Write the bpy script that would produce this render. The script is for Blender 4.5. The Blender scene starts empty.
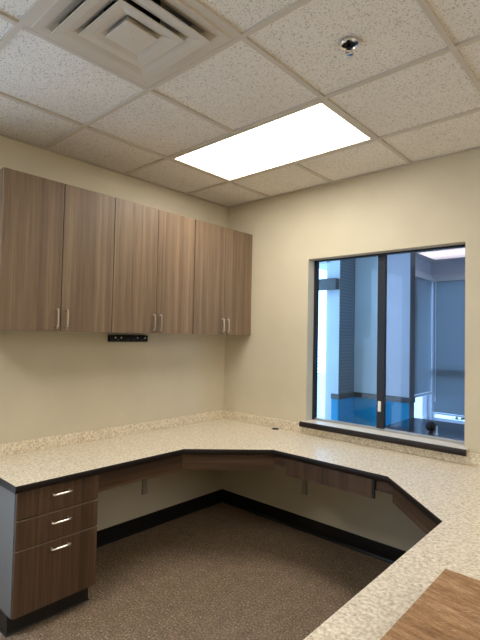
import bpy, bmesh, math, random
from mathutils import Vector, Matrix
random.seed(7)
SC = bpy.context.scene
COL = SC.collection
CZ = 2.749          # ceiling height
CT = 0.772          # countertop height
T = 0.6194          # ceiling module

# ------------------------------------------------------------------ materials
def new_mat(name):
    m = bpy.data.materials.new(name); m.use_nodes = True
    nt = m.node_tree; b = nt.nodes['Principled BSDF']
    return m, nt, b
def pos(nt, scale, rot=(0, 0, 0)):
    g = nt.nodes.new('ShaderNodeNewGeometry'); mp = nt.nodes.new('ShaderNodeMapping')
    mp.inputs['Scale'].default_value = scale; mp.inputs['Rotation'].default_value = rot
    nt.links.new(g.outputs['Position'], mp.inputs['Vector'])
    return mp.outputs['Vector']
def pos2(nt, scale, turn):
    g = nt.nodes.new('ShaderNodeNewGeometry'); a = nt.nodes.new('ShaderNodeMapping'); b = nt.nodes.new('ShaderNodeMapping')
    a.inputs['Rotation'].default_value = (0, 0, turn); b.inputs['Scale'].default_value = scale
    nt.links.new(g.outputs['Position'], a.inputs['Vector']); nt.links.new(a.outputs['Vector'], b.inputs['Vector'])
    return b.outputs['Vector']
def noise(nt, vec, scale=1.0, detail=3.0, rough=0.5, dist=0.0):
    n = nt.nodes.new('ShaderNodeTexNoise'); n.inputs['Scale'].default_value = scale
    n.inputs['Detail'].default_value = detail; n.inputs['Roughness'].default_value = rough
    n.inputs['Distortion'].default_value = dist
    nt.links.new(vec, n.inputs['Vector']); return n.outputs['Fac']
def ramp(nt, fac, stops, const=False):
    r = nt.nodes.new('ShaderNodeValToRGB'); cr = r.color_ramp
    if const: cr.interpolation = 'CONSTANT'
    while len(cr.elements) < len(stops): cr.elements.new(0.5)
    for e, (p, c) in zip(cr.elements, stops):
        e.position = p; e.color = (*c, 1) if len(c) == 3 else c
    nt.links.new(fac, r.inputs['Fac']); return r.outputs['Color']
def mix(nt, a, b, fac, mode='MIX'):
    n = nt.nodes.new('ShaderNodeMix'); n.data_type = 'RGBA'; n.blend_type = mode
    for sock, v in ((n.inputs[6], a), (n.inputs[7], b), (n.inputs[0], fac)):
        if hasattr(v, 'links'): nt.links.new(v, sock)
        elif isinstance(v, tuple): sock.default_value = (*v, 1)
        else: sock.default_value = v
    return n.outputs[2]
def bump(nt, b, h, strength, dist=0.002):
    n = nt.nodes.new('ShaderNodeBump'); n.inputs['Strength'].default_value = strength
    n.inputs['Distance'].default_value = dist
    nt.links.new(h, n.inputs['Height']); nt.links.new(n.outputs['Normal'], b.inputs['Normal'])
def plain(name, col, rough=0.5, metal=0.0, spec=0.5):
    m, nt, b = new_mat(name)
    b.inputs['Base Color'].default_value = (*col, 1); b.inputs['Roughness'].default_value = rough
    b.inputs['Metallic'].default_value = metal; b.inputs['Specular IOR Level'].default_value = spec
    return m
def painted(name, col, var=0.04):
    m, nt, b = new_mat(name)
    f = noise(nt, pos(nt, (3, 3, 3)), 1.0, 4)
    c = ramp(nt, f, [(0.3, tuple(x * (1 - var) for x in col)), (0.7, tuple(x * (1 + var) for x in col))])
    nt.links.new(c, b.inputs['Base Color']); b.inputs['Roughness'].default_value = 0.75
    b.inputs['Specular IOR Level'].default_value = 0.25
    bump(nt, b, noise(nt, pos(nt, (260, 260, 260)), 1.0, 2), 0.10, 0.001)
    return m
def wood(name, axis, dark, mid, light, rough=0.45, turn=0.0):
    m, nt, b = new_mat(name)
    fine = [170.0] * 3; wide = [26.0] * 3; broad = [7.0] * 3
    fine[axis] = 3.0; wide[axis] = 0.45; broad[axis] = 0.25
    pr_ = (lambda sc: pos2(nt, sc, turn)) if turn else (lambda sc: pos(nt, sc))
    f = noise(nt, pr_(tuple(fine)), 1.0, 4, 0.6)
    w = noise(nt, pr_(tuple(wide)), 1.0, 4, 0.6, 0.4)
    c1 = ramp(nt, w, [(0.30, dark), (0.50, mid), (0.70, light)])
    c2 = ramp(nt, f, [(0.30, (0.72, 0.70, 0.68)), (0.6, (1.06, 1.06, 1.06))])
    c3 = ramp(nt, noise(nt, pr_(tuple(broad)), 1.0, 2), [(0.3, (0.86, 0.86, 0.86)), (0.7, (1.1, 1.1, 1.1))])
    c = mix(nt, mix(nt, c1, c2, 1.0, 'MULTIPLY'), c3, 1.0, 'MULTIPLY')
    nt.links.new(c, b.inputs['Base Color']); b.inputs['Roughness'].default_value = rough
    b.inputs['Specular IOR Level'].default_value = 0.35
    bump(nt, b, f, 0.08, 0.001)
    return m

M = {}
M['wall'] = painted('beige_wall_paint', (0.62, 0.567, 0.44))
M['white_wall'] = painted('off_white_wall_paint', (0.80, 0.78, 0.73))
M['hall_wall'] = painted('pale_hall_paint', (0.66, 0.67, 0.74))
M['hall_dado'] = painted('turquoise_dado_paint', (0.03, 0.32, 0.56))
M['hall_ceiling'] = painted('hall_ceiling_paint', (0.7, 0.66, 0.66))
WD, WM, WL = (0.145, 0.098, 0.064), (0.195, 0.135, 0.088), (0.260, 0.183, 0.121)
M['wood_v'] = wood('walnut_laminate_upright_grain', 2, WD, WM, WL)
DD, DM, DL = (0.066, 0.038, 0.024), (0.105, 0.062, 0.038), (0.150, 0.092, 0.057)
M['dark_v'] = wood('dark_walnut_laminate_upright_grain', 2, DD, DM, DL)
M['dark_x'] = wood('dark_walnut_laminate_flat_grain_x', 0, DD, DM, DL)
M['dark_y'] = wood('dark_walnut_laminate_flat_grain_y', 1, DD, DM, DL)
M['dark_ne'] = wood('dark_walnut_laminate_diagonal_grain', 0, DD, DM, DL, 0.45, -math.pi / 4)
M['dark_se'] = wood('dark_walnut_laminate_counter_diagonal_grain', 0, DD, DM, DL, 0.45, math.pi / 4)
M['side'] = plain('grey_brown_cabinet_side', (0.17, 0.16, 0.15), 0.55)
M['edge'] = plain('dark_brown_edge_band', (0.016, 0.011, 0.010), 0.42, 0.0, 0.3)
M['black'] = plain('black_vinyl', (0.010, 0.010, 0.011), 0.32)
M['black_plastic'] = plain('black_plastic', (0.006, 0.006, 0.007), 0.55, 0, 0.25)
M['white_plastic'] = plain('white_plastic', (0.88, 0.88, 0.88), 0.4)
M['nickel'] = plain('satin_nickel', (0.72, 0.68, 0.62), 0.28, 1.0)
M['chrome'] = plain('chrome', (0.75, 0.75, 0.76), 0.12, 1.0)
M['steel'] = plain('grey_painted_steel', (0.40, 0.36, 0.30), 0.5, 0.1)
M['grid'] = plain('ceiling_grid_paint', (0.60, 0.545, 0.475), 0.5)
M['vent'] = plain('cream_enamel', (0.61, 0.555, 0.48), 0.45)
M['duct'] = plain('duct_black', (0.012, 0.012, 0.012), 0.8)
M['alu'] = plain('dark_bronze_aluminium', (0.020, 0.022, 0.030), 0.35, 0.3)
M['sill'] = plain('cream_sill_laminate', (0.80, 0.73, 0.62), 0.35)
M['hall_frame'] = plain('white_window_frame', (0.7, 0.72, 0.74), 0.4)
M['hall_rail'] = plain('grey_brown_rail', (0.08, 0.075, 0.075), 0.4)
M['desk'] = plain('dark_glossy_desk', (0.03, 0.035, 0.045), 0.12)
M['vinyl'] = plain('pale_bounce_floor', (0.60, 0.56, 0.50), 0.4)  # unseen floor, made pale to throw lamp light up at the ceiling
M['hall_floor'] = plain('hall_floor', (0.10, 0.10, 0.10), 0.4)
M['outside_ground'] = plain('outside_ground', (0.55, 0.55, 0.53), 0.9)

# ceiling tile: pale board with small dark pits and fissures
m, nt, b = new_mat('mineral_fibre_tile'); M['tile'] = m
n1 = noise(nt, pos(nt, (150, 150, 150)), 1.0, 2, 0.6)
n2 = noise(nt, pos(nt, (62, 92, 80)), 1.0, 2, 0.6, 0.8)
n3 = noise(nt, pos(nt, (2, 2, 2)), 1.0, 2)
base = ramp(nt, n3, [(0.3, (0.79, 0.755, 0.705)), (0.7, (0.85, 0.815, 0.765))])
p1 = ramp(nt, n1, [(0.34, (0.50, 0.48, 0.46)), (0.43, (1, 1, 1))])
p2 = ramp(nt, n2, [(0.26, (0.50, 0.48, 0.46)), (0.33, (1, 1, 1))])
nt.links.new(mix(nt, mix(nt, base, p1, 1.0, 'MULTIPLY'), p2, 1.0, 'MULTIPLY'), b.inputs['Base Color'])
b.inputs['Roughness'].default_value = 0.9; b.inputs['Specular IOR Level'].default_value = 0.1
bump(nt, b, n1, 0.35, 0.003)

# countertop: cream laminate with grey and tan flecks
m, nt, b = new_mat('speckled_cream_laminate'); M['counter'] = m
n1 = noise(nt, pos(nt, (80, 80, 80)), 1.0, 4, 0.7)
n2 = noise(nt, pos(nt, (48, 48, 48)), 1.0, 4, 0.7, 0.2)
c1 = ramp(nt, n1, [(0.30, (0.38, 0.31, 0.21)), (0.43, (0.63, 0.545, 0.415)), (0.56, (0.80, 0.725, 0.59)), (0.68, (0.92, 0.86, 0.75))])
c2 = ramp(nt, n2, [(0.32, (0.82, 0.79, 0.74)), (0.46, (1, 1, 1)), (0.68, (1.0, 1.0, 0.98))])
nt.links.new(mix(nt, c1, c2, 1.0, 'MULTIPLY'), b.inputs['Base Color'])
b.inputs['Roughness'].default_value = 0.33; b.inputs['Specular IOR Level'].default_value = 0.4

# carpet: brown loop with tan flecks
m, nt, b = new_mat('brown_flecked_carpet'); M['carpet'] = m
n1 = noise(nt, pos(nt, (85, 85, 85)), 1.0, 3, 0.75)
n2 = noise(nt, pos(nt, (14, 14, 14)), 1.0, 3)
c1 = ramp(nt, n1, [(0.32, (0.11, 0.075, 0.048)), (0.5, (0.24, 0.172, 0.115)), (0.60, (0.34, 0.255, 0.178)), (0.68, (0.60, 0.49, 0.36))])
c2 = ramp(nt, n2, [(0.3, (0.85, 0.85, 0.85)), (0.7, (1.1, 1.1, 1.1))])
nt.links.new(mix(nt, c1, c2, 1.0, 'MULTIPLY'), b.inputs['Base Color'])
b.inputs['Roughness'].default_value = 0.8; b.inputs['Specular IOR Level'].default_value = 0.3
bump(nt, b, n1, 0.6, 0.004)

# cardboard with pale scuffs
m, nt, b = new_mat('scuffed_cardboard'); M['card'] = m
n1 = noise(nt, pos2(nt, (9.0, 48, 30), 0.12), 1.0, 5, 0.75)
n2 = noise(nt, pos(nt, (140, 140, 140)), 1.0, 2)
n3 = noise(nt, pos2(nt, (9.0, 62, 20), 0.14), 1.0, 4, 0.6)
c1 = ramp(nt, n1, [(0.3, (0.19, 0.097, 0.045)), (0.50, (0.325, 0.185, 0.092)), (0.68, (0.47, 0.295, 0.165))])
c2 = ramp(nt, n2, [(0.3, (0.82, 0.82, 0.82)), (0.7, (1.12, 1.12, 1.12))])
n4 = noise(nt, pos2(nt, (14.0, 85, 20), -0.75), 1.0, 4, 0.6)
scuff = mix(nt, ramp(nt, n3, [(0.58, (0, 0, 0)), (0.68, (0.7, 0.7, 0.7))]), ramp(nt, n4, [(0.63, (0, 0, 0)), (0.72, (0.6, 0.6, 0.6))]), 1.0, 'LIGHTEN')
c = mix(nt, mix(nt, c1, c2, 1.0, 'MULTIPLY'), (0.60, 0.42, 0.27), scuff)
nt.links.new(c, b.inputs['Base Color']); b.inputs['Roughness'].default_value = 0.7
b.inputs['Specular IOR Level'].default_value = 0.2

m, nt, b = new_mat('lined_panel_shade_tone'); M['lined_shade'] = m  # dark tone stands in for shade on the jog; the lines are its own
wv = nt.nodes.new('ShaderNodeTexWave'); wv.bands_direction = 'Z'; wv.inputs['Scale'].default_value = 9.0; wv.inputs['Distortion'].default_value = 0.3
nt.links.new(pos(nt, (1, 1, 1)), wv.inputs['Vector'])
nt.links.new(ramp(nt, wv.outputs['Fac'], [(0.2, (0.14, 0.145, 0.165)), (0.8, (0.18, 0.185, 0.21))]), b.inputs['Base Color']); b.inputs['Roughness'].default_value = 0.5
# lamp lens
def emitter(name, col, strength):
    m, nt, b = new_mat(name)
    b.inputs['Base Color'].default_value = (0.8, 0.8, 0.8, 1)
    b.inputs['Emission Color'].default_value = (*col, 1); b.inputs['Emission Strength'].default_value = strength
    return m
M['lens'] = emitter('lit_ceiling_lens', (1.0, 0.935, 0.83), 12.4)
M['fill_lens'] = emitter('blue_fill_lens', (0.42, 0.66, 1.0), 4.2)  # bluish emission of the added passage lamp
M['hall_lens'] = emitter('lit_hall_lens', (1.0, 0.74, 0.72), 0.9)

# window glass: clear pane with a faint blue tint and mirror reflections
def glass(name, tint, ior=1.45):
    m, nt, b = new_mat(name)
    out = nt.nodes['Material Output']; nt.nodes.remove(b)
    tr = nt.nodes.new('ShaderNodeBsdfTransparent'); tr.inputs[0].default_value = (*tint, 1)
    gl = nt.nodes.new('ShaderNodeBsdfGlossy'); gl.inputs['Roughness'].default_value = 0.0
    fr = nt.nodes.new('ShaderNodeFresnel'); fr.inputs['IOR'].default_value = ior
    mx = nt.nodes.new('ShaderNodeMixShader')
    ge = nt.nodes.new('ShaderNodeNewGeometry'); mu = nt.nodes.new('ShaderNodeMath'); mu.operation = 'SUBTRACT'; mu.use_clamp = True
    nt.links.new(fr.outputs[0], mu.inputs[0]); nt.links.new(ge.outputs['Backfacing'], mu.inputs[1])   # mirror only on the outer skin
    nt.links.new(mu.outputs[0], mx.inputs[0]); nt.links.new(tr.outputs[0], mx.inputs[1]); nt.links.new(gl.outputs[0], mx.inputs[2])
    nt.links.new(mx.outputs[0], out.inputs['Surface'])
    return m
M['glass'] = glass('tinted_pane_glass', (0.86, 0.92, 0.98))
M['glass_blue'] = glass('blue_tinted_pane_glass', (0.84, 0.97, 1.0))
M['bronze'] = glass('bronze_pane_glass', (1.0, 0.95, 0.87))
M['clear'] = glass('clear_pane_glass', (0.95, 0.97, 0.98))

# blind slats let some daylight through
m, nt, b = new_mat('blind_slat'); M['slat'] = m
out = nt.nodes['Material Output']
b.inputs['Base Color'].default_value = (0.20, 0.22, 0.22, 1); b.inputs['Roughness'].default_value = 0.5
tl = nt.nodes.new('ShaderNodeBsdfTranslucent'); tl.inputs[0].default_value = (0.30, 0.36, 0.38, 1)
mx = nt.nodes.new('ShaderNodeMixShader'); mx.inputs[0].default_value = 0.25
nt.links.new(b.outputs[0], mx.inputs[1]); nt.links.new(tl.outputs[0], mx.inputs[2]); nt.links.new(mx.outputs[0], out.inputs['Surface'])

m, nt, b = new_mat('shrub_leaf'); M['leaf'] = m
nt.links.new(ramp(nt, noise(nt, pos(nt, (20, 20, 20)), 1.0, 2), [(0.3, (0.012, 0.03, 0.015)), (0.7, (0.04, 0.08, 0.035))]), b.inputs['Base Color'])
b.inputs['Roughness'].default_value = 0.7
m, nt, b = new_mat('outside_brick'); M['brick'] = m
bt = nt.nodes.new('ShaderNodeTexBrick'); nt.links.new(pos(nt, (4, 4, 4), (math.pi / 2, 0, 0)), bt.inputs['Vector'])
bt.inputs['Color1'].default_value = (0.42, 0.30, 0.25, 1); bt.inputs['Color2'].default_value = (0.5, 0.38, 0.32, 1)
bt.inputs['Mortar'].default_value = (0.6, 0.58, 0.55, 1)
nt.links.new(bt.outputs['Color'], b.inputs['Base Color']); b.inputs['Roughness'].default_value = 0.9

# ------------------------------------------------------------------ mesh helpers
class MB:
    def __init__(s): s.bm = bmesh.new()
    def box(s, x0, x1, y0, y1, z0, z1, bev=0.0, seg=2):
        g = bmesh.ops.create_cube(s.bm, size=1.0, matrix=Matrix.Translation(((x0+x1)/2, (y0+y1)/2, (z0+z1)/2)) @ Matrix.Diagonal((abs(x1-x0), abs(y1-y0), abs(z1-z0), 1)))
        if bev > 0:
            es = list({e for v in g['verts'] for e in v.link_edges})
            bmesh.ops.bevel(s.bm, geom=es, offset=bev, segments=seg, affect='EDGES', profile=0.5)
        return s
    def prism(s, poly, z0, z1):          # poly counter-clockwise in xy
        lo = [s.bm.verts.new((x, y, z0)) for x, y in poly]; hi = [s.bm.verts.new((x, y, z1)) for x, y in poly]
        n = len(poly)
        s.bm.faces.new(list(reversed(lo))); s.bm.faces.new(hi)
        for i in range(n): s.bm.faces.new((lo[i], lo[(i+1) % n], hi[(i+1) % n], hi[i]))
        return s
    def loft(s, rings, closed_ring=True, cap=True):
        vs = [[s.bm.verts.new(p) for p in r] for r in rings]
        n = len(vs[0])
        for a, b2 in zip(vs, vs[1:]):
            for i in range(n if closed_ring else n - 1):
                s.bm.faces.new((a[i], a[(i+1) % n], b2[(i+1) % n], b2[i]))
        if cap and closed_ring:
            s.bm.faces.new(list(reversed(vs[0]))); s.bm.faces.new(vs[-1])
        return s
    def lathe(s, c, prof, seg=24, axis=2):   # prof: (radius, height) along +axis
        rings = []
        for r, h in prof:
            ring = []
            for i in range(seg):
                a = 2 * math.pi * i / seg; u, v = r * math.cos(a), r * math.sin(a)
                p = (u, v, h) if axis == 2 else ((h, u, v) if axis == 0 else (v, h, u))
                ring.append((c[0] + p[0], c[1] + p[1], c[2] + p[2]))
            rings.append(ring)
        return s.loft(rings)
    def tube(s, path, r, seg=10, flat=None):
        pts = [Vector(p) for p in path]; rings = []
        for i, p in enumerate(pts):
            d = (pts[min(i+1, len(pts)-1)] - pts[max(i-1, 0)]).normalized()
            ref = Vector((0, 0, 1)) if abs(d.z) < 0.9 else Vector((1, 0, 0))
            a = d.cross(ref).normalized(); b2 = d.cross(a).normalized()
            rings.append([tuple(p + a * r * math.cos(2*math.pi*k/seg) + b2 * r * math.sin(2*math.pi*k/seg)) for k in range(seg)])
        return s.loft(rings)
    def quad(s, pts): s.bm.faces.new([s.bm.verts.new(p) for p in pts]); return s
    def build(s, name, mat, parent=None, smooth=False, mats=None):
        bmesh.ops.recalc_face_normals(s.bm, faces=s.bm.faces[:])
        me = bpy.data.meshes.new(name); s.bm.to_mesh(me); s.bm.free()
        for mm in (mats or [mat]): me.materials.append(mm)
        if smooth:
            for p in me.polygons: p.use_smooth = True
            try: me.set_sharp_from_angle(angle=math.radians(35))
            except Exception: pass
        o = bpy.data.objects.new(name, me); COL.objects.link(o)
        if parent is not None:
            o.parent = parent; o.location = -Vector(parent['base'])
        return o
def thing(name, label, cat, base, group=None):
    o = bpy.data.objects.new(name, None); COL.objects.link(o); o.location = base; o.empty_display_size = 0.05
    o['base'] = list(base); o['label'] = label; o['category'] = cat
    if group: o['group'] = group
    return o
def tag(o, label, cat, group=None):
    o['label'] = label; o['category'] = cat
    if group: o['group'] = group
    return o
def struct(o): o['kind'] = 'structure'; return o
def structroot(name, base):
    o = bpy.data.objects.new(name, None); COL.objects.link(o); o.location = base; o['base'] = list(base); o['kind'] = 'structure'
    return o

# ------------------------------------------------------------------ our room shell
XR, YF = 8.6, -5.0      # far right wall, wall behind the camera
WT = 0.14
LX = 3.06               # the carpet stops behind the peninsula; beyond it a pale floor added to bounce light
struct(MB().box(-WT, LX, YF - WT, 0.0, -0.1, 0.0).build('floor', M['carpet']))
struct(MB().box(LX, XR + WT, YF - WT, 0.0, -0.1, 0.0).build('floor_bounce', M['vinyl']))
FY0, FY1, FZ0, FZ1 = -4.22, -2.55, 0.06, 2.62      # daylight window on the left, outside the view
struct(MB().box(-WT, 0, FY1, WT, 0, 3.2).box(-WT, 0, YF - WT, FY0, 0, 3.2).box(-WT, 0, FY0, FY1, 0, FZ0).box(-WT, 0, FY0, FY1, FZ1, 3.2).build('wall_left', M['wall']))
# wall with the pass-through window
OX0, OX1, OZ0, OZ1 = 0.916, 2.100, 0.872, 2.171
w = MB()
w.box(0, OX0, 0, WT, 0, 3.2); w.box(OX1, XR + WT, 0, WT, 0, 3.2)
w.box(OX0, OX1, 0, WT, 0, OZ0 - 0.004); w.box(OX0, OX1, 0, WT, OZ1, 3.2)
struct(w.build('wall_back', M['wall']))
# wall behind the camera, and the daylight window beside it
struct(MB().box(0, XR + WT, YF - WT, YF, 0, 3.2).build('wall_front', M['wall']))
wf = MB()
for a in (FY0, (FY0 + FY1) / 2 - 0.025, FY1 - 0.05): wf.box(-0.10, -0.04, a, a + 0.05, FZ0, FZ1)
for a in (FZ0, FZ1 - 0.05): wf.box(-0.10, -0.04, FY0, FY1, a, a + 0.05)
win2 = structroot('window_2', (0, FY0, FZ0)); wf.build('window_frame', M['alu'], win2)
MB().box(-0.073, -0.067, FY0 + .05, FY1 - .05, FZ0 + .05, FZ1 - .05).build('pane', M['bronze'], win2)
struct(MB().box(XR, XR + WT, YF, 0, 0, 3.2).build('wall_right', M['white_wall']))

# ceiling: tiles cell by cell, open where the lights and the diffuser sit
xs = [0.0] + [0.516 + T * i for i in range(0, 14)]; xs = [x for x in xs if x < XR] + [XR]
ys = [0.0] + [-0.527 - T * i for i in range(0, 8)]; ys = [y for y in ys if y > YF] + [YF]
X = lambda i: 0.516 + T * i
Y = lambda j: -0.527 - T * j
lights = [(0, 0), (0, 4), (5, 2), (8, 1), (8, 4), (11, 2)]           # (x cell, y cell) of each two-cell light; all but the first are added fill
vent = (1, 2)
open_cells = set()
for i, j in lights: open_cells |= {(i, j), (i + 1, j)}
open_cells.add(vent)
cm = MB()
for a in range(len(xs) - 1):
    for c in range(len(ys) - 1):
        if (a - 1, c - 1) in open_cells: continue
        cm.box(xs[a], xs[a+1], ys[c+1], ys[c], CZ + 0.008, CZ + 0.022)
cm2 = MB(); cm2.box(-WT, XR + WT, YF - WT, WT, 3.2, 3.3)
struct(cm2.build('ceiling_upper', M['white_wall']))
ceil = struct(cm.build('ceiling', M['tile'])); ceil['base'] = [0, 0, 0]
gm = MB(); hw = 0.0115
for i in range(14):
    if X(i) >= XR: continue
    for c in range(len(ys) - 1):
        if (i - 1, c - 1) in open_cells and (i, c - 1) in open_cells: continue
        gm.box(X(i) - hw, X(i) + hw, ys[c+1], ys[c], CZ - 0.003, CZ + 0.012)
for j in range(8):
    if Y(j) > YF: gm.box(0, XR, Y(j) - hw, Y(j) + hw, CZ - 0.0035, CZ + 0.012)
# wall angle round the edge
gm.box(0, XR, -0.018, 0, CZ - 0.002, CZ + 0.004); gm.box(0, 0.018, YF, 0, CZ - 0.002, CZ + 0.004)
gm.box(XR - 0.018, XR, YF, 0, CZ - 0.002, CZ + 0.004); gm.box(0, XR, YF, YF + 0.018, CZ - 0.002, CZ + 0.004)
gm.build('ceiling_grid', M['grid'], ceil)

# recessed ceiling lights
def make_light(i, j, label):
    x0, x1, y1, y0 = X(i) + hw, X(i + 2) - hw, Y(j) - hw, Y(j + 1) + hw
    t = thing('ceiling_light', label, 'ceiling light', (x0, y0, CZ), 'recessed rectangular ceiling lights')
    f = MB(); fw = 0.022
    f.box(x0, x1, y0, y0 + fw, CZ - 0.002, CZ + 0.03); f.box(x0, x1, y1 - fw, y1, CZ - 0.002, CZ + 0.03)
    f.box(x0, x0 + fw, y0 + fw, y1 - fw, CZ - 0.002, CZ + 0.03); f.box(x1 - fw, x1, y0 + fw, y1 - fw, CZ - 0.002, CZ + 0.03)
    f.build('frame', M['vent'], t)
    MB().box(x0, x1, y0, y1, CZ + 0.03, CZ + 0.09).build('housing', M['vent'], t)
    MB().box(x0 + fw, x1 - fw, y0 + fw, y1 - fw, CZ + 0.004, CZ + 0.012).build('diffuser', M['lens'], t)
    return t
make_light(0, 0, 'bright white rectangular light panel set in the ceiling near the corner cabinets')
make_light(0, 4, 'unseen fill panel added over the open floor, beyond the square air diffuser')  # out of view, added to brighten the left worktop and ceiling
for (i, j), lab in (((5, 2), 'unseen fill panel added over the pale floor just behind the peninsula'), ((8, 1), 'unseen fill panel added nearest the window wall, right of the peninsula'),
                    ((8, 4), 'unseen fill panel added over the middle of the pale floor'), ((11, 2), 'unseen fill panel added nearest the far right wall')):
    make_light(i, j, lab)  # unseen lamps, added to raise the general light in the room

# square air diffuser
vx, vy = X(1) + T / 2, Y(2) - T / 2
vt = thing('ceiling_air_diffuser', 'cream square ceiling air diffuser with nested stepped louvres', 'air vent', (vx, vy, CZ))
def sq(h, z): return [(vx - h, vy - h, z), (vx + h, vy - h, z), (vx + h, vy + h, z), (vx - h, vy + h, z)]
hh = T / 2 - hw
MB().loft([sq(hh, CZ + 0.002), sq(hh, CZ - 0.002), sq(hh - 0.018, CZ - 0.002), sq(hh - 0.020, CZ - 0.008), sq(0.278, CZ - 0.010), sq(0.240, CZ - 0.004), sq(0.205, CZ + 0.014), sq(0.180, CZ + 0.045), sq(0.180, CZ + 0.050), sq(hh, CZ + 0.050)], cap=False).build('flange', M['vent'], vt)
def louvre(h, z, k):
    pr = [(h, z), (h - 0.030, z + 0.003), (h - 0.062, z + 0.014), (h - 0.085, z + 0.032), (h - 0.100, z + 0.058)]
    up = [(a_ + 0.003, b_ + 0.003) for a_, b_ in reversed(pr)]
    pr = pr + up[:-1] + [(h + 0.001, z + 0.004)]
    MB().loft([sq(a_, b_) for a_, b_ in pr] + [sq(*pr[0])], cap=False).build('louvre', M['vent'], vt)
louvre(0.222, CZ - 0.028, 0)
louvre(0.147, CZ - 0.028, 1)
pl = MB().loft([sq(0.045, CZ + 0.03), sq(0.070, CZ - 0.022), sq(0.074, CZ - 0.028), sq(0.072, CZ - 0.031), sq(0.010, CZ - 0.034)]).build('centre_plate', M['vent'], vt)
MB().lathe((vx, vy, CZ - 0.036), [(0.006, 0), (0.008, 0.003), (0.008, 0.004)], 12).build('screw', M['nickel'], vt, True)
MB().box(vx - hh, vx + hh, vy - hh, vy + hh, CZ + 0.14, CZ + 0.15).build('plenum', M['vent'], vt)
MB().lathe((vx, vy, CZ), [(0.11, 0.06), (0.11, 0.138), (0.002, 0.139)], 32).build('duct_collar', M['duct'], vt)
pm = MB()
for a in (-1, 1):
    pm.box(vx - hh, vx + hh, vy + a * hh - 0.004, vy + a * hh + 0.004, CZ + 0.050, CZ + 0.14)
    pm.box(vx + a * hh - 0.004, vx + a * hh + 0.004, vy - hh, vy + hh, CZ + 0.050, CZ + 0.14)
pm.build('plenum_side', M['vent'], vt)

# sprinkler head
sp = thing('sprinkler_head', 'small chrome fire sprinkler head with round escutcheon in a ceiling tile', 'sprinkler', (2.062, -1.447, CZ))
sx, sy = 2.062, -1.447
MB().lathe((sx, sy, CZ), [(0.041, 0.004), (0.041, 0.0), (0.038, -0.006), (0.030, -0.008), (0.027, -0.003), (0.026, 0.003)], 32).build('escutcheon', M['chrome'], sp, True)
MB().lathe((sx, sy, CZ), [(0.026, 0.002), (0.025, -0.001), (0.010, -0.002), (0.010, -0.018), (0.008, -0.020)], 20).build('body', M['black_plastic'], sp, True)
fr = MB()
for a in (-1, 1): fr.tube([(sx + a * 0.010, sy, CZ - 0.012), (sx + a * 0.015, sy, CZ - 0.024), (sx + a * 0.011, sy, CZ - 0.036), (sx, sy, CZ - 0.043)], 0.003, 8)
fr.build('frame_arms', M['chrome'], sp, True)
MB().lathe((sx, sy, CZ - 0.046), [(0.006, 0.003), (0.018, 0.002), (0.019, 0.0), (0.017, -0.0015), (0.005, -0.002)], 20).build('deflector', M['chrome'], sp, True)

# cove base along the two visible walls
def cove(path_norm, name):
    pass
bh = 0.112
bl = MB().loft([[(0, y, 0), (0.016, y, 0), (0.010, y, 0.006), (0.0055, y, 0.018), (0.005, y, bh - .003), (0.003, y, bh), (0, y, bh)] for y in (YF, 0)]).build('baseboard_left', M['black'], None); struct(bl)
bb = MB().loft([[(x, 0, 0), (x, -0.016, 0), (x, -0.010, 0.006), (x, -0.0055, 0.018), (x, -0.005, bh - .003), (x, -0.003, bh), (x, 0, bh)] for x in (0, XR)]).build('baseboard_back', M['black'], None); struct(bb)

# ------------------------------------------------------------------ handles
def bow_handle(mid, along, out, length=0.122, proj=0.030):
    a, o = Vector(along), Vector(out); c = Vector(mid); h = length / 2
    pts = []
    for s_, d in ((-h + .012, 0), (-h + .010, .012), (-h + .004, .022), (-h + .010, proj - .002), (-h + .030, proj), (0, proj + .002)):
        pts.append(c + a * s_ + o * d)
    pts += [c + a * (-s_) + o * d for s_, d in ((-h + .030, proj), (-h + .010, proj - .002), (-h + .004, .022), (-h + .010, .012), (-h + .012, 0))]
    return MB().tube(pts, 0.0052, 10)

# ------------------------------------------------------------------ wall cabinets
ZB, ZT = 1.5465, 2.452
seams = [-2.128, -1.772, -1.418, -1.056, -0.695, -0.352, -0.004]
wc_labels = ['walnut two-door wall cabinet at the left end of the row, farthest from the corner',
             'walnut two-door wall cabinet in the middle of the row, over the black outlet strip',
             'walnut two-door wall cabinet at the right end, tight into the room corner']
for k in range(3):
    y0, ym, y1 = seams[2*k], seams[2*k+1], seams[2*k+2]
    t = thing('wall_cabinet', wc_labels[k], 'cabinet', (0.0, (y0 + y1) / 2, ZB), 'walnut wall cabinets')
    a, b_ = y0 + 0.0008, y1 - 0.0008
    c = MB()
    c.box(0.001, 0.295, a, a + 0.018, ZB, ZT); c.box(0.001, 0.295, b_ - 0.018, b_, ZB, ZT)
    c.box(0.001, 0.295, a + 0.018, b_ - 0.018, ZB + 0.004, ZB + 0.022); c.box(0.001, 0.295, a + 0.018, b_ - 0.018, ZT - 0.018, ZT)
    c.box(0.001, 0.01, a + 0.018, b_ - 0.018, ZB + 0.022, ZT - 0.018)
    c.box(0.01, 0.28, a + 0.018, b_ - 0.018, ZB + 0.44, ZB + 0.458)
    c.build('body', M['wood_v'], t)
    for d, (p0, p1) in enumerate(((y0, ym), (ym, y1))):
        x1 = 0.318 - (0.003 if (k, d) == (1, 1) else 0)
        dr = MB().box(0.298, x1, p0 + 0.0022, p1 - 0.0022, ZB, ZT - 0.002, 0.0012, 1).build('door', M['wood_v'], t)
        dr['base'] = [0, 0, 0]; dr_loc = dr.location.copy()
        hy = p1 - 0.030 if d == 0 else p0 + 0.030
        h = bow_handle((x1, hy, 1.624), (0, 0, 1), (1, 0, 0)).build('handle', M['nickel'], None, True)
        h.parent = dr
        h['label'] = 'satin nickel bow handle'

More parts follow.
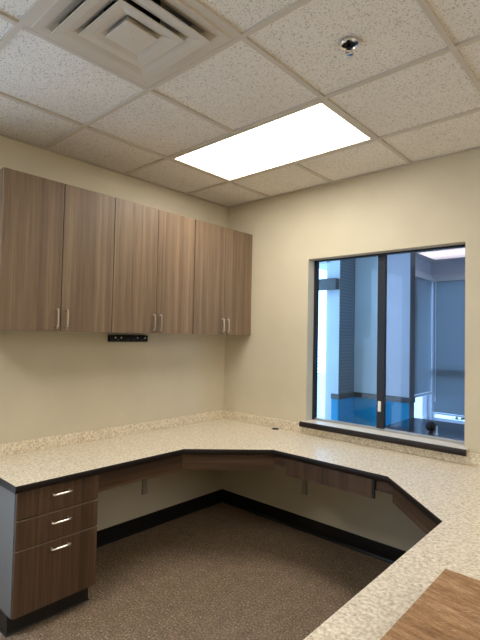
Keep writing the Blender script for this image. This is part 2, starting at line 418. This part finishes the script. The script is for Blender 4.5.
# black outlet strip under the cabinets
t = thing('power_strip', 'short black outlet strip fixed to the wall just below the middle cabinets', 'power strip', (0.0, -1.08, 1.477))
MB().box(0.0, 0.034, -1.254, -0.910, 1.477, 1.529, 0.008, 3).build('housing', M['black_plastic'], t, True)
for yy in (-1.205, -1.155, -1.01, -0.94):
    MB().lathe((0.034, yy, 1.508), [(0.006, -0.002), (0.006, 0.0012), (0.004, 0.002)], 12, 0).build('indicator', M['white_plastic'], t, True)
for yy in (-1.18, -1.10, -1.045, -0.975):
    MB().box(0.0335, 0.0348, yy - 0.014, yy + 0.014, 1.486, 1.500, 0.0005, 1).build('socket', M['black'], t)

# ------------------------------------------------------------------ countertop
PA, PB, PC, PD = (0.636, -1.036), (1.062, -0.612), (1.872, -0.612), (2.306, -1.042)
YL, YR, XO = -2.132, -2.70, 3.02
ct = thing('countertop', 'long speckled cream laminate worktop wrapping both walls and a right peninsula', 'countertop', (0, 0, 0.73))
outline = [(0.001, YL), (PA[0], YL), PA, PB, PC, PD, (PD[0], YR), (XO, YR), (XO, -0.001), (0.001, -0.001)]
def inset(poly_pts, d):      # move only the front edge vertices inwards (towards the walls)
    (x0, y0), (x1, y1), (x2, y2), (x3, y3), (x4, y4), (x5, y5) = poly_pts
    k = d * math.tan(math.radians(22.5))
    return [(x0 - d, y0), (x1 - d, y1 + k), (x2 - k, y2 + d), (x3 + k, y3 + d), (x4 + d, y4 + k), (x5 + d, y5)]
front = [(PA[0], YL), PA, PB, PC, PD, (PD[0], YR)]
f1 = inset(front, 0.004)
slab = [(0.001, YL + 0.004)] + [(f1[0][0], YL + 0.004)] + f1[1:5] + [(f1[5][0], YR + 0.004), (XO - 0.004, YR + 0.004), (XO - 0.004, -0.001), (0.001, -0.001)]
MB().prism(slab, CT - 0.034, CT).build('surface', M['counter'], ct)
# rolled dark front edge
def band(d0, z0, z1, steps=5):
    prof = []
    for s_ in range(steps + 1):
        a = math.pi / 2 * s_ / steps
        prof.append((0.004 * (1 - math.sin(a)), z1 - 0.004 * (1 - math.cos(a))))
    prof += [(0.0, z0 + 0.004), (0.002, z0), (0.024, z0), (0.024, z1)]
    prof = [(0.0042, z1 - 0.0006)] + prof[1:]
    return prof
def sweep(front_pts, prof):
    mb = MB(); lines = []
    for (d, z) in prof:
        p = inset(front_pts, d); lines.append([(x, y, z) for x, y in p])
    rings = [[lines[i][k] for i in range(len(prof))] for k in range(6)]
    mb.loft(rings); return mb
pr = [(0.0041, CT - 0.0005), (0.002, CT - 0.0012), (0.0, CT - 0.005), (-0.001, CT - 0.016), (0.0, CT - 0.032), (0.003, CT - 0.036), (0.024, CT - 0.036), (0.024, CT - 0.034), (0.0041, CT - 0.034)]
sweep(front, pr).build('edge_band', M['edge'], ct, True)
eb = MB().box(0.001, PA[0], YL, YL + 0.004, CT - 0.036, CT - 0.0005).build('edge_band', M['edge'], ct)
MB().box(PD[0], XO, YR, YR + 0.004, CT - 0.036, CT - 0.0005).box(XO - 0.004, XO, YR + 0.004, -0.001, CT - 0.036, CT - 0.0005).build('edge_band', M['edge'], ct)
# backsplash
BS = 0.847
MB().box(0.0005, 0.020, YL, -0.0005, CT, BS, 0.002, 2).build('backsplash', M['counter'], ct)
MB().box(0.020, XO, -0.020, -0.0005, CT, BS, 0.002, 2).build('backsplash', M['counter'], ct)
# aprons under the front edge
def strip(p, q, z0, z1, th):     # board whose front face runs p -> q
    p, q = Vector(p), Vector(q); d = (q - p).normalized(); n = Vector((-d.y, d.x))
    a, b_, c_, d_ = p, q, q + n * th, p + n * th
    poly = [tuple(a), tuple(b_), tuple(c_), tuple(d_)]
    return MB().prism(poly, z0, z1)
fi = inset(front, 0.036)
AZ0, AZ1 = 0.612, CT - 0.036
PY1 = -1.662                    # right side of the drawer pedestal
A0 = (fi[0][0], PY1 + 0.001)
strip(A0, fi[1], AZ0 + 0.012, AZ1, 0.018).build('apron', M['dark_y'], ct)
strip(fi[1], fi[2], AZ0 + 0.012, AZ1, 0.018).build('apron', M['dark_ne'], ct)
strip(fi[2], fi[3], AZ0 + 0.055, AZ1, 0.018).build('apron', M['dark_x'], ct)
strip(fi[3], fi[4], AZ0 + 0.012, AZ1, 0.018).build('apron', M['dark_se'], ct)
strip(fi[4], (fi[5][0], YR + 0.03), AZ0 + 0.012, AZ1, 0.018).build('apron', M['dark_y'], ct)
# end gable carrying the peninsula
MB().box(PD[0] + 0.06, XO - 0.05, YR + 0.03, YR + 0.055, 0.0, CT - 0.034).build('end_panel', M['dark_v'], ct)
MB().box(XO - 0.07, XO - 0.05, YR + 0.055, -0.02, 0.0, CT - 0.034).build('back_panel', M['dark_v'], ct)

# pencil drawer in front of the back apron
t = thing('pencil_drawer', 'wide shallow wooden drawer hung under the back counter edge below the window', 'drawer', (1.46, -0.6, 0.62))
yb = -0.596
MB().box(1.160, 1.772, yb, yb + 0.018, 0.622, CT - 0.038, 0.001, 1).build('drawer_front', M['dark_v'], t)
MB().box(1.175, 1.757, yb + 0.018, yb + 0.0185 + 0.001, 0.64, 0.70).box(1.772, 1.786, yb + 0.001, yb + 0.0185, 0.622, CT - 0.038).build('drawer_side', M['black'], t)

# steel brackets screwed under the worktop
bk = MB().box(0.001, 0.022, -0.909, -0.871, 0.285, CT - 0.034, 0.002, 1).box(0.022, 0.30, -0.909, -0.871, CT - 0.052, CT - 0.034, 0.002, 1).build('bracket', M['steel'], ct)
MB().box(0.001, 0.025, -0.912, -0.868, 0.284, 0.330, 0.003, 2).build('bracket_cap', M['steel'], None).parent = bk
bk = MB().box(0.903, 0.941, -0.022, -0.001, 0.295, CT - 0.034, 0.002, 1).box(0.903, 0.941, -0.30, -0.022, CT - 0.052, CT - 0.034, 0.002, 1).build('bracket', M['steel'], ct)
MB().box(0.900, 0.944, -0.025, -0.001, 0.294, 0.340, 0.003, 2).build('bracket_cap', M['steel'], None).parent = bk

# cable grommet
t = thing('cable_grommet', 'black oval cable grommet set in the worktop near the back corner', 'grommet', (0.650, -0.052, CT))
MB().lathe((0.650, -0.052, CT), [(0.030, 0.0), (0.030, 0.003), (0.026, 0.0045), (0.022, 0.003), (0.004, 0.003)], 28).build('cap', M['duct'], t, True)

# ------------------------------------------------------------------ drawer pedestal
PY0 = -2.118
t = thing('drawer_pedestal', 'walnut drawer pedestal with three drawers under the left end of the worktop', 'drawer cabinet', (0.3, -1.89, 0))
XF = 0.620
c = MB()
c.box(0.03, XF - 0.022, PY0, PY0 + 0.018, 0.108, CT - 0.036); c.box(0.03, XF - 0.022, PY1 - 0.018, PY1, 0.108, CT - 0.036)
c.box(0.03, XF - 0.022, PY0 + .018, PY1 - .018, 0.108, 0.126); c.box(0.03, 0.04, PY0 + .018, PY1 - .018, 0.126, CT - 0.036)
c.box(XF - 0.10, XF - 0.022, PY0 + .018, PY1 - .018, CT - 0.054, CT - 0.036)
c.build('body', M['side'], t)
zs = [(0.594, 0.734), (0.444, 0.590), (0.111, 0.440)]
dl = ['top', 'middle', 'bottom']
for i, (z0, z1) in enumerate(zs):
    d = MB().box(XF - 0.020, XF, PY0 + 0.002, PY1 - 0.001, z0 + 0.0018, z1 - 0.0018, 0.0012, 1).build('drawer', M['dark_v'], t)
    hz = (z0 + z1) / 2 + 0.012 if i < 2 else z1 - 0.047
    h = bow_handle((XF, -1.886, hz + 0.010), (0, 1, 0), (1, 0, 0), 0.112, 0.028).build('handle', M['nickel'], None, True)
    h.parent = d; h.location = Vector((0, 0, 0)); h['label'] = 'satin nickel bow handle'
    # pale line of the exposed board edge on top of the drawer front
    e = MB().box(XF - 0.018, XF + 0.0004, PY0 + 0.004, PY1 - 0.003, z1 - 0.0028, z1 - 0.0010).build('edge_strip', plain('raw_board_edge', (0.30, 0.22, 0.15), 0.5), None)
    e.parent = d
# recessed plinth with vinyl cove base
def kick_ring(z, out): 
    return [(0.04, PY0 + 0.004 - out, z), (XF - 0.072 + out, PY0 + 0.004 - out, z), (XF - 0.072 + out, PY1 - 0.004 + out, z), (0.04, PY1 - 0.004 + out, z)]
MB().loft([kick_ring(0.0, 0.007), kick_ring(0.002, 0.006), kick_ring(0.006, 0.003), kick_ring(0.014, 0.001), kick_ring(0.03, 0.0), kick_ring(0.108, 0.0)]).build('toe_kick', M['black'], t, True)

# ------------------------------------------------------------------ pass-through window
win = structroot('window_1', (1.5, 0.0, 0.87))
GY = 0.10
f = MB(); fw = 0.014
f.box(OX0, OX1, GY - 0.012, GY + 0.02, OZ1 - 0.012, OZ1)
f.box(OX0, OX0 + 0.026, GY - 0.012, GY + 0.02, OZ0, OZ1 - 0.012)
f.box(OX1 - 0.012, OX1, GY - 0.012, GY + 0.02, OZ0, OZ1 - 0.012)
f.build('window_frame', M['alu'], win)
MB().box(OX0 + 0.026, OX1 - 0.012, GY - 0.014, GY + 0.02, OZ0, OZ0 + 0.016, 0.002, 1).build('sill_track', plain('pale_track', (0.42, 0.42, 0.42), 0.35, 0.6), win)
ml = MB().box(1.474, 1.532, GY - 0.022, GY + 0.014, OZ0 + 0.016, OZ1 - 0.012, 0.003, 1).build('mullion', M['alu'], win)
ml['base'] = [0, 0, 0]
lt = MB().box(1.488, 1.512, GY - 0.030, GY - 0.021, 1.010, 1.086, 0.004, 2).build('latch', M['white_plastic'], win)
MB().box(OX0 + 0.026, 1.474, GY + 0.004, GY + 0.010, OZ0 + 0.016, OZ1 - 0.012).build('pane', M['glass_blue'], win)
MB().box(1.532, OX1 - 0.012, GY - 0.008, GY - 0.002, OZ0 + 0.016, OZ1 - 0.012).build('pane', M['glass'], win)
sl = MB()
sl.box(OX0 + 0.001, OX1 - 0.001, 0.0, GY + 0.02, OZ0 - 0.004, OZ0)
sl.box(0.900, 2.122, -0.052, 0.0, OZ0 - 0.020, OZ0)
sl.build('sill_board', M['sill'], win)
nose = [(-0.050, OZ0 - 0.0005), (-0.061, OZ0 - 0.004), (-0.068, OZ0 - 0.014), (-0.068, OZ0 - 0.028), (-0.061, OZ0 - 0.040), (-0.050, OZ0 - 0.044), (-0.045, OZ0 - 0.026), (-0.045, OZ0 - 0.006)]
MB().loft([[(x, y, z) for y, z in nose] for x in (0.896, 2.126)]).build('sill_nosing', M['edge'], win, True)

# ------------------------------------------------------------------ cardboard box on the peninsula
t = thing('cardboard_box', 'brown scuffed cardboard box lying on the near right end of the worktop', 'box', (2.72, -1.85, CT))
bx0, bx1, by0, by1, bz = 2.506, 2.93, -2.16, -1.619, 0.852
cb = MB()
cb.box(bx0, bx1, by0, by1, CT + 0.0005, bz - 0.002, 0.0015, 1)
cb.build('carton', M['card'], t)
MB().box(bx0 + 0.001, (bx0 + bx1) / 2 + 0.03, by0 + .001, by1 - .001, bz - 0.002, bz).build('lid_flap', M['card'], t)
MB().box((bx0 + bx1) / 2 + 0.032, bx1 - 0.001, by0 + .001, by1 - .001, bz - 0.002, bz).build('lid_flap', M['card'], t)

# ------------------------------------------------------------------ the hall beyond the window
HC = 2.60
HX0, HX1, HY1 = -0.85, 4.6, 3.35
struct(MB().box(HX0, HX1, 0.0, HY1 + 0.1, -0.1, 0.0).build('floor_hall', M['hall_floor']))
ch = struct(MB().box(HX0, HX1, WT, HY1 + 0.1, HC, HC + 0.08).build('ceiling_hall', M['hall_ceiling']))
# near section with a blind-covered window, then a jog back
w = MB(); q0, q1 = -0.70, 0.345
w.box(q1, 0.474, 1.27, 1.71, 0, HC); w.box(HX0, q0, 1.27, 1.41, 0, HC)
w.box(q0, q1, 1.27, 1.41, 0, 0.45); w.box(q0, q1, 1.27, 1.41, 2.42, HC)
struct(w.build('wall_hall_left', M['hall_wall']))
struct(MB().box(0.474, 1.11, 1.61, 1.71, 0, HC).build('wall_hall_middle', M['hall_wall']))
struct(MB().box(0.474, 0.480, 1.272, 1.606, 0.935, HC).build('trim_6', M['lined_shade']))  # jog face, its shade put into the colour
# painted dado and rail
DZ = 0.88
struct(MB().box(q1 + .05, 0.476, 1.264, 1.27, 0.1, DZ).box(0.474, 0.480, 1.27, 1.604, 0.1, DZ).box(0.480, 1.112, 1.604, 1.61, 0.1, DZ).build('trim_1', M['hall_dado']))
struct(MB().box(q1 + .05, 0.498, 1.248, 1.27, DZ, DZ + 0.055, 0.004, 1).box(0.474, 0.498, 1.27, 1.588, DZ, DZ + 0.055, 0.004, 1)
       .box(0.474, 1.135, 1.588, 1.61, DZ, DZ + 0.055, 0.004, 1).box(1.11, 1.135, 1.61, 1.71, DZ, DZ + 0.055, 0.004, 1).build('trim_2', M['hall_rail']))
struct(MB().box(1.11, 1.122, 1.606, 1.712, 0, HC).build('trim_3', M['hall_rail']))
# window_3 : left, tall, daylight behind thin slats
w3 = structroot('window_3', (-0.2, 1.3, 0.45))
f = MB()
for a in (q0, -0.22, q1 - 0.05): f.box(a, a + 0.05, 1.30, 1.36, 0.45, 2.42)
for a in (0.45, 2.08, 2.37): f.box(q0, q1, 1.30, 1.36, a, a + 0.05)
f.build('window_frame', M['hall_frame'], w3)
MB().box(q0 + .05, q1 - .05, 1.333, 1.338, 0.5, 2.37).build('pane', M['clear'], w3)
def blind(name, label, group, base, make_slat, n, zt, zb, parts):
    t = thing(name, label, 'blind', base, group)
    s = MB()
    for i in range(n):
        z = zt - (zt - zb) * (i + 0.5) / n
        make_slat(s, z)
    s.build('slats', M['slat'], t)
    for nm, mb, mt in parts: mb.build(nm, mt, t)
    return t
def slat_x(x0, x1, y, w_, ang):
    dy, dz = w_ / 2 * math.cos(ang), w_ / 2 * math.sin(ang)
    return lambda s, z: s.quad([(x0, y - dy, z - dz), (x1, y - dy, z - dz), (x1, y + dy, z + dz), (x0, y + dy, z + dz)])
def slat_y(y0, y1, x, w_, ang):
    dx, dz = w_ / 2 * math.cos(ang), w_ / 2 * math.sin(ang)
    return lambda s, z: s.quad([(x + dx, y0, z - dz), (x + dx, y1, z - dz), (x - dx, y1, z + dz), (x - dx, y0, z + dz)])
blind('window_blind', 'open white slatted blind in the left window beyond the glass', 'slatted blinds beyond the glass', (-0.2, 1.25, 0.5),
      slat_x(q0 + 0.02, 0.25, 1.255, 0.026, math.radians(12)), 40, 2.04, 0.5,
      [('valance', MB().box(q0, 0.476, 1.19, 1.268, 2.06, 2.18, 0.004, 1), M['hall_rail'])])
# corner windows at the far end
VX = 0.70
w = MB()
w.box(VX - 0.12, VX, 1.71, 2.72, 0, HC); w.box(VX - 0.12, VX, 2.72, HY1 + .1, 0, 0.42); w.box(VX - 0.12, VX, 2.72, HY1 + .1, 2.40, HC)
struct(w.build('wall_hall_side', M['hall_wall']))
w = MB()
w.box(VX, HX1, HY1, HY1 + 0.1, 0, 0.42); w.box(VX, HX1, HY1, HY1 + 0.1, 2.40, HC); w.box(2.35, HX1, HY1, HY1 + .1, 0.42, 2.40)
struct(w.build('wall_hall_far', M['hall_wall']))
struct(MB().box(VX, VX + 0.03, 2.60, HY1, 2.375, 2.425, 0.004, 1).box(VX + 0.03, HX1, HY1 - 0.03, HY1, 2.375, 2.425, 0.004, 1)
       .box(VX, VX + 0.12, 2.60, HY1, 0.39, 0.425, 0.004, 1).box(VX + 0.12, 2.5, HY1 - 0.12, HY1, 0.39, 0.425, 0.004, 1).build('trim_4', M['hall_frame']))
w4 = structroot('window_4', (1.4, HY1, 0.42))
f = MB()
for a in (VX, 2.30): f.box(a, a + 0.05, HY1 + 0.02, HY1 + 0.08, 0.425, 2.375)
for a in (0.425, 1.06, 2.325): f.box(VX + .05, 2.30, HY1 + 0.02, HY1 + 0.08, a, a + (0.09 if a == 1.06 else 0.05))
f.build('window_frame', M['hall_frame'], w4)
MB().box(VX + .05, 2.30, HY1 + 0.048, HY1 + 0.053, 0.475, 2.325).build('pane', M['clear'], w4)
w5 = structroot('window_5', (VX, 3.0, 0.42))
f = MB()
for a in (2.72, HY1 - 0.05): f.box(VX - 0.08, VX - 0.02, a, a + 0.05, 0.425, 2.375)
for a in (0.425, 2.325): f.box(VX - 0.08, VX - 0.02, 2.77, HY1 - 0.05, a, a + 0.05)
f.build('window_frame', M['hall_frame'], w5)
MB().box(VX - 0.053, VX - 0.048, 2.77, HY1 - .05, 0.475, 2.325).build('pane', M['clear'], w5)
struct(MB().box(VX - 0.03, VX + 0.03, HY1 - 0.03, HY1 + 0.03, 0.425, 2.375).build('trim_5', M['hall_frame']))
blind('window_blind', 'long closed slatted blind with a pull wand, right of the far corner beyond the glass', 'slatted blinds beyond the glass', (1.5, HY1 - 0.04, 0.55),
      slat_x(VX + 0.07, 2.33, HY1 - 0.045, 0.025, math.radians(62)), 90, 2.34, 0.56,
      [('headrail', MB().box(VX + 0.07, 2.33, HY1 - 0.065, HY1 - 0.022, 2.335, 2.372), M['hall_frame']),
       ('wand', MB().tube([(0.80, HY1 - 0.075, 2.34), (0.80, HY1 - 0.078, 0.7)], 0.006, 8), M['white_plastic']),
       ('bottom_rail', MB().box(VX + 0.07, 2.33, HY1 - 0.058, HY1 - 0.030, 0.535, 0.555), M['hall_frame'])])
blind('window_blind', 'part-raised slatted blind on the side window left of the far corner', 'slatted blinds beyond the glass', (VX + .04, 3.0, 0.8),
      slat_y(2.58, HY1 - 0.06, VX + 0.042, 0.025, math.radians(66)), 76, 2.34, 0.84,
      [('headrail', MB().box(VX + 0.022, VX + 0.065, 2.58, HY1 - 0.06, 2.335, 2.372), M['hall_frame']),
       ('bottom_rail', MB().box(VX + 0.030, VX + 0.058, 2.58, HY1 - 0.06, 0.80, 0.835), M['hall_frame'])])
# hall end walls; unseen openings added at both ends let sky light in
struct(MB().box(HX0 - 0.1, HX0, WT, 1.41, 0, 0.25).box(HX0 - 0.1, HX0, WT, 1.41, 2.5, HC).build('wall_hall_end', M['hall_wall']))
w6 = structroot('window_fill', (HX0, 0.7, 0.25)); f = MB()  # added window, out of view, to light the hall from the left
for a in (WT, 0.74, 1.35): f.box(HX0 - 0.08, HX0 - 0.02, a, a + 0.06, 0.25, 2.5)
f.build('window_frame', M['hall_frame'], w6)
MB().box(HX0 - 0.055, HX0 - 0.05, 0.2, 1.35, 0.25, 2.5).build('pane', M['clear'], w6)
w = MB(); w.box(HX1, HX1 + 0.1, WT, HY1 + 0.1, 0, 0.4); w.box(HX1, HX1 + 0.1, WT, HY1 + 0.1, 2.5, HC + .08); w.box(HX1, HX1 + .1, 1.8, HY1 + .1, 0.4, 2.5)  # unglazed opening, added to light the hall from the right
struct(w.build('wall_hall_right', M['hall_wall']))
# hall ceiling light, then an added fill panel out of view
t = thing('ceiling_light', 'pinkish lit ceiling panel in the far room, seen at the window top right', 'ceiling light', (0.86, 2.43, HC))
MB().box(0.86, 2.07, 2.43, 3.02, HC - 0.012, HC - 0.0005).build('frame', M['hall_frame'], t)
MB().box(0.875, 2.055, 2.445, 3.005, HC - 0.016, HC - 0.011).build('diffuser', M['hall_lens'], t)
t = thing('ceiling_light', 'unseen bluish fill panel added over the passage right behind the window glass', 'ceiling light', (0.3, 0.3, HC))  # added lamp, out of view, to lift the blue on the hall wall
MB().box(0.2, 1.42, 0.25, 0.86, HC - 0.012, HC - 0.0005).build('frame', M['hall_frame'], t)
MB().box(0.215, 1.405, 0.265, 0.845, HC - 0.016, HC - 0.011).build('diffuser', M['fill_lens'], t)
# desk beyond the glass, with a small black ball-shaped device on it
t = thing('desk', 'dark glossy desk standing in the room beyond the window', 'desk', (1.8, 1.15, 0))
MB().box(1.16, 2.5, 0.70, 1.57, 0.715, 0.745, 0.004, 2).build('desk_top', M['desk'], t)
for lx in (1.22, 2.44):
    for ly in (0.76, 1.51): MB().box(lx - 0.025, lx + 0.025, ly - 0.025, ly + 0.025, 0, 0.715).build('leg', M['black'], t)
t = thing('desk_speaker', 'small round black device with a short foot on the desk behind the window', 'speaker', (1.57, 0.925, 0.745))
s = MB(); bmesh.ops.create_uvsphere(s.bm, u_segments=20, v_segments=14, radius=0.044, matrix=Matrix.Translation((1.57, 0.925, 0.800)))
s.build('ball', M['black_plastic'], t, True)
MB().lathe((1.57, 0.925, 0.745), [(0.022, 0.0), (0.020, 0.005), (0.010, 0.010), (0.010, 0.025)], 18).build('foot', M['black_plastic'], t, True)
t = thing('table_card', 'slim pale upright card on the desk beside the small black round device', 'card', (1.635, 0.90, 0.745))
MB().box(1.622, 1.634, 0.895, 0.900, 0.745, 0.815).build('card', M['white_plastic'], t)
MB().box(1.618, 1.638, 0.885, 0.910, 0.7452, 0.750).build('base', M['white_plastic'], t)

# ------------------------------------------------------------------ outdoors
struct(MB().box(-14, 16, 3.47, 16, -0.3, -0.2).box(-14, HX0 - .1, 0, 3.47, -0.3, -0.2).box(HX0 - .1, 0.55, 1.42, 3.47, -0.3, -0.2).build('ground', M['outside_ground']))
def shrub(x, y, r, h, label):
    s = MB(); rr = random.Random(int(x * 100))
    for _ in range(260):
        a, b2, c2 = rr.uniform(0, 6.283), rr.uniform(0, 1), rr.uniform(0.55, 1)
        p = Vector((x + r * c2 * math.cos(a) * math.sqrt(1 - b2 * b2 * .8), y + r * c2 * math.sin(a) * math.sqrt(1 - b2 * b2 * .8), -0.2 + h * b2))
        u = Vector((rr.gauss(0, 1), rr.gauss(0, 1), rr.gauss(0, 1))).normalized() * 0.05
        v = u.cross(Vector((rr.gauss(0, 1), rr.gauss(0, 1), rr.gauss(0, 1)))).normalized() * 0.028
        s.quad([tuple(p - u), tuple(p + v), tuple(p + u), tuple(p - v)])
    s.build_ = None
    t = thing('shrub', label, 'shrub', (x, y, -0.2), 'shrubs outside the far windows')
    s.build('foliage', M['leaf'], t)
    MB().tube([(x, y, -0.22), (x + .02, y, 0.1), (x, y + .02, 0.25)], 0.02, 6).build('stem', M['duct'], t)
for i, (sx_, sr, sh) in enumerate(((1.00, 0.28, 0.92), (1.62, 0.28, 0.86), (2.24, 0.28, 0.80))):
    shrub(sx_, 4.15 + 0.05 * i, sr, sh, ['dark leafy shrub outside the far corner, nearest the corner post', 'dark leafy shrub outside the far blinds, between two others', 'dark leafy shrub outside the far blinds, farthest right'][i])

# ------------------------------------------------------------------ daylight
wd = bpy.data.worlds.new('sky'); SC.world = wd; wd.use_nodes = True
bg = wd.node_tree.nodes['Background']; bg.inputs['Color'].default_value = (0.42, 0.63, 1.0, 1); bg.inputs['Strength'].default_value = 5.8

# ------------------------------------------------------------------ camera
yaw, pitch, roll = -0.735627804, 0.0331573521, 0.0207843396
fwd = Vector((math.sin(yaw) * math.cos(pitch), math.cos(yaw) * math.cos(pitch), math.sin(pitch)))
rt = Vector((math.cos(yaw), -math.sin(yaw), 0)); up = rt.cross(fwd)
r2 = rt * math.cos(roll) + up * math.sin(roll); u2 = -rt * math.sin(roll) + up * math.cos(roll)
cam = bpy.data.cameras.new('camera'); co = bpy.data.objects.new('camera', cam); COL.objects.link(co)
mt = Matrix((r2, u2, -fwd)).transposed().to_4x4(); mt.translation = Vector((2.97533812, -3.08765386, 1.54588542))
co.matrix_world = mt
cam.sensor_fit = 'VERTICAL'; cam.sensor_height = 36.0; cam.lens = 36.0 * 455.206551 / 640
cam.clip_start = 0.02
SC.camera = co
for o in COL.objects:
    if 'base' in o: del o['base']
SC.view_settings.view_transform = 'Standard'; SC.view_settings.look = 'None'
SC.view_settings.exposure = 0.0; SC.view_settings.gamma = 1.0; SC.view_settings.use_curve_mapping = False
SC.cycles.max_bounces = 12; SC.cycles.diffuse_bounces = 6; SC.cycles.transparent_max_bounces = 16
SC.cycles.caustics_reflective = False; SC.cycles.caustics_refractive = False
SC.cycles.use_denoising = True
SC.cycles.sample_clamp_indirect = 6.0
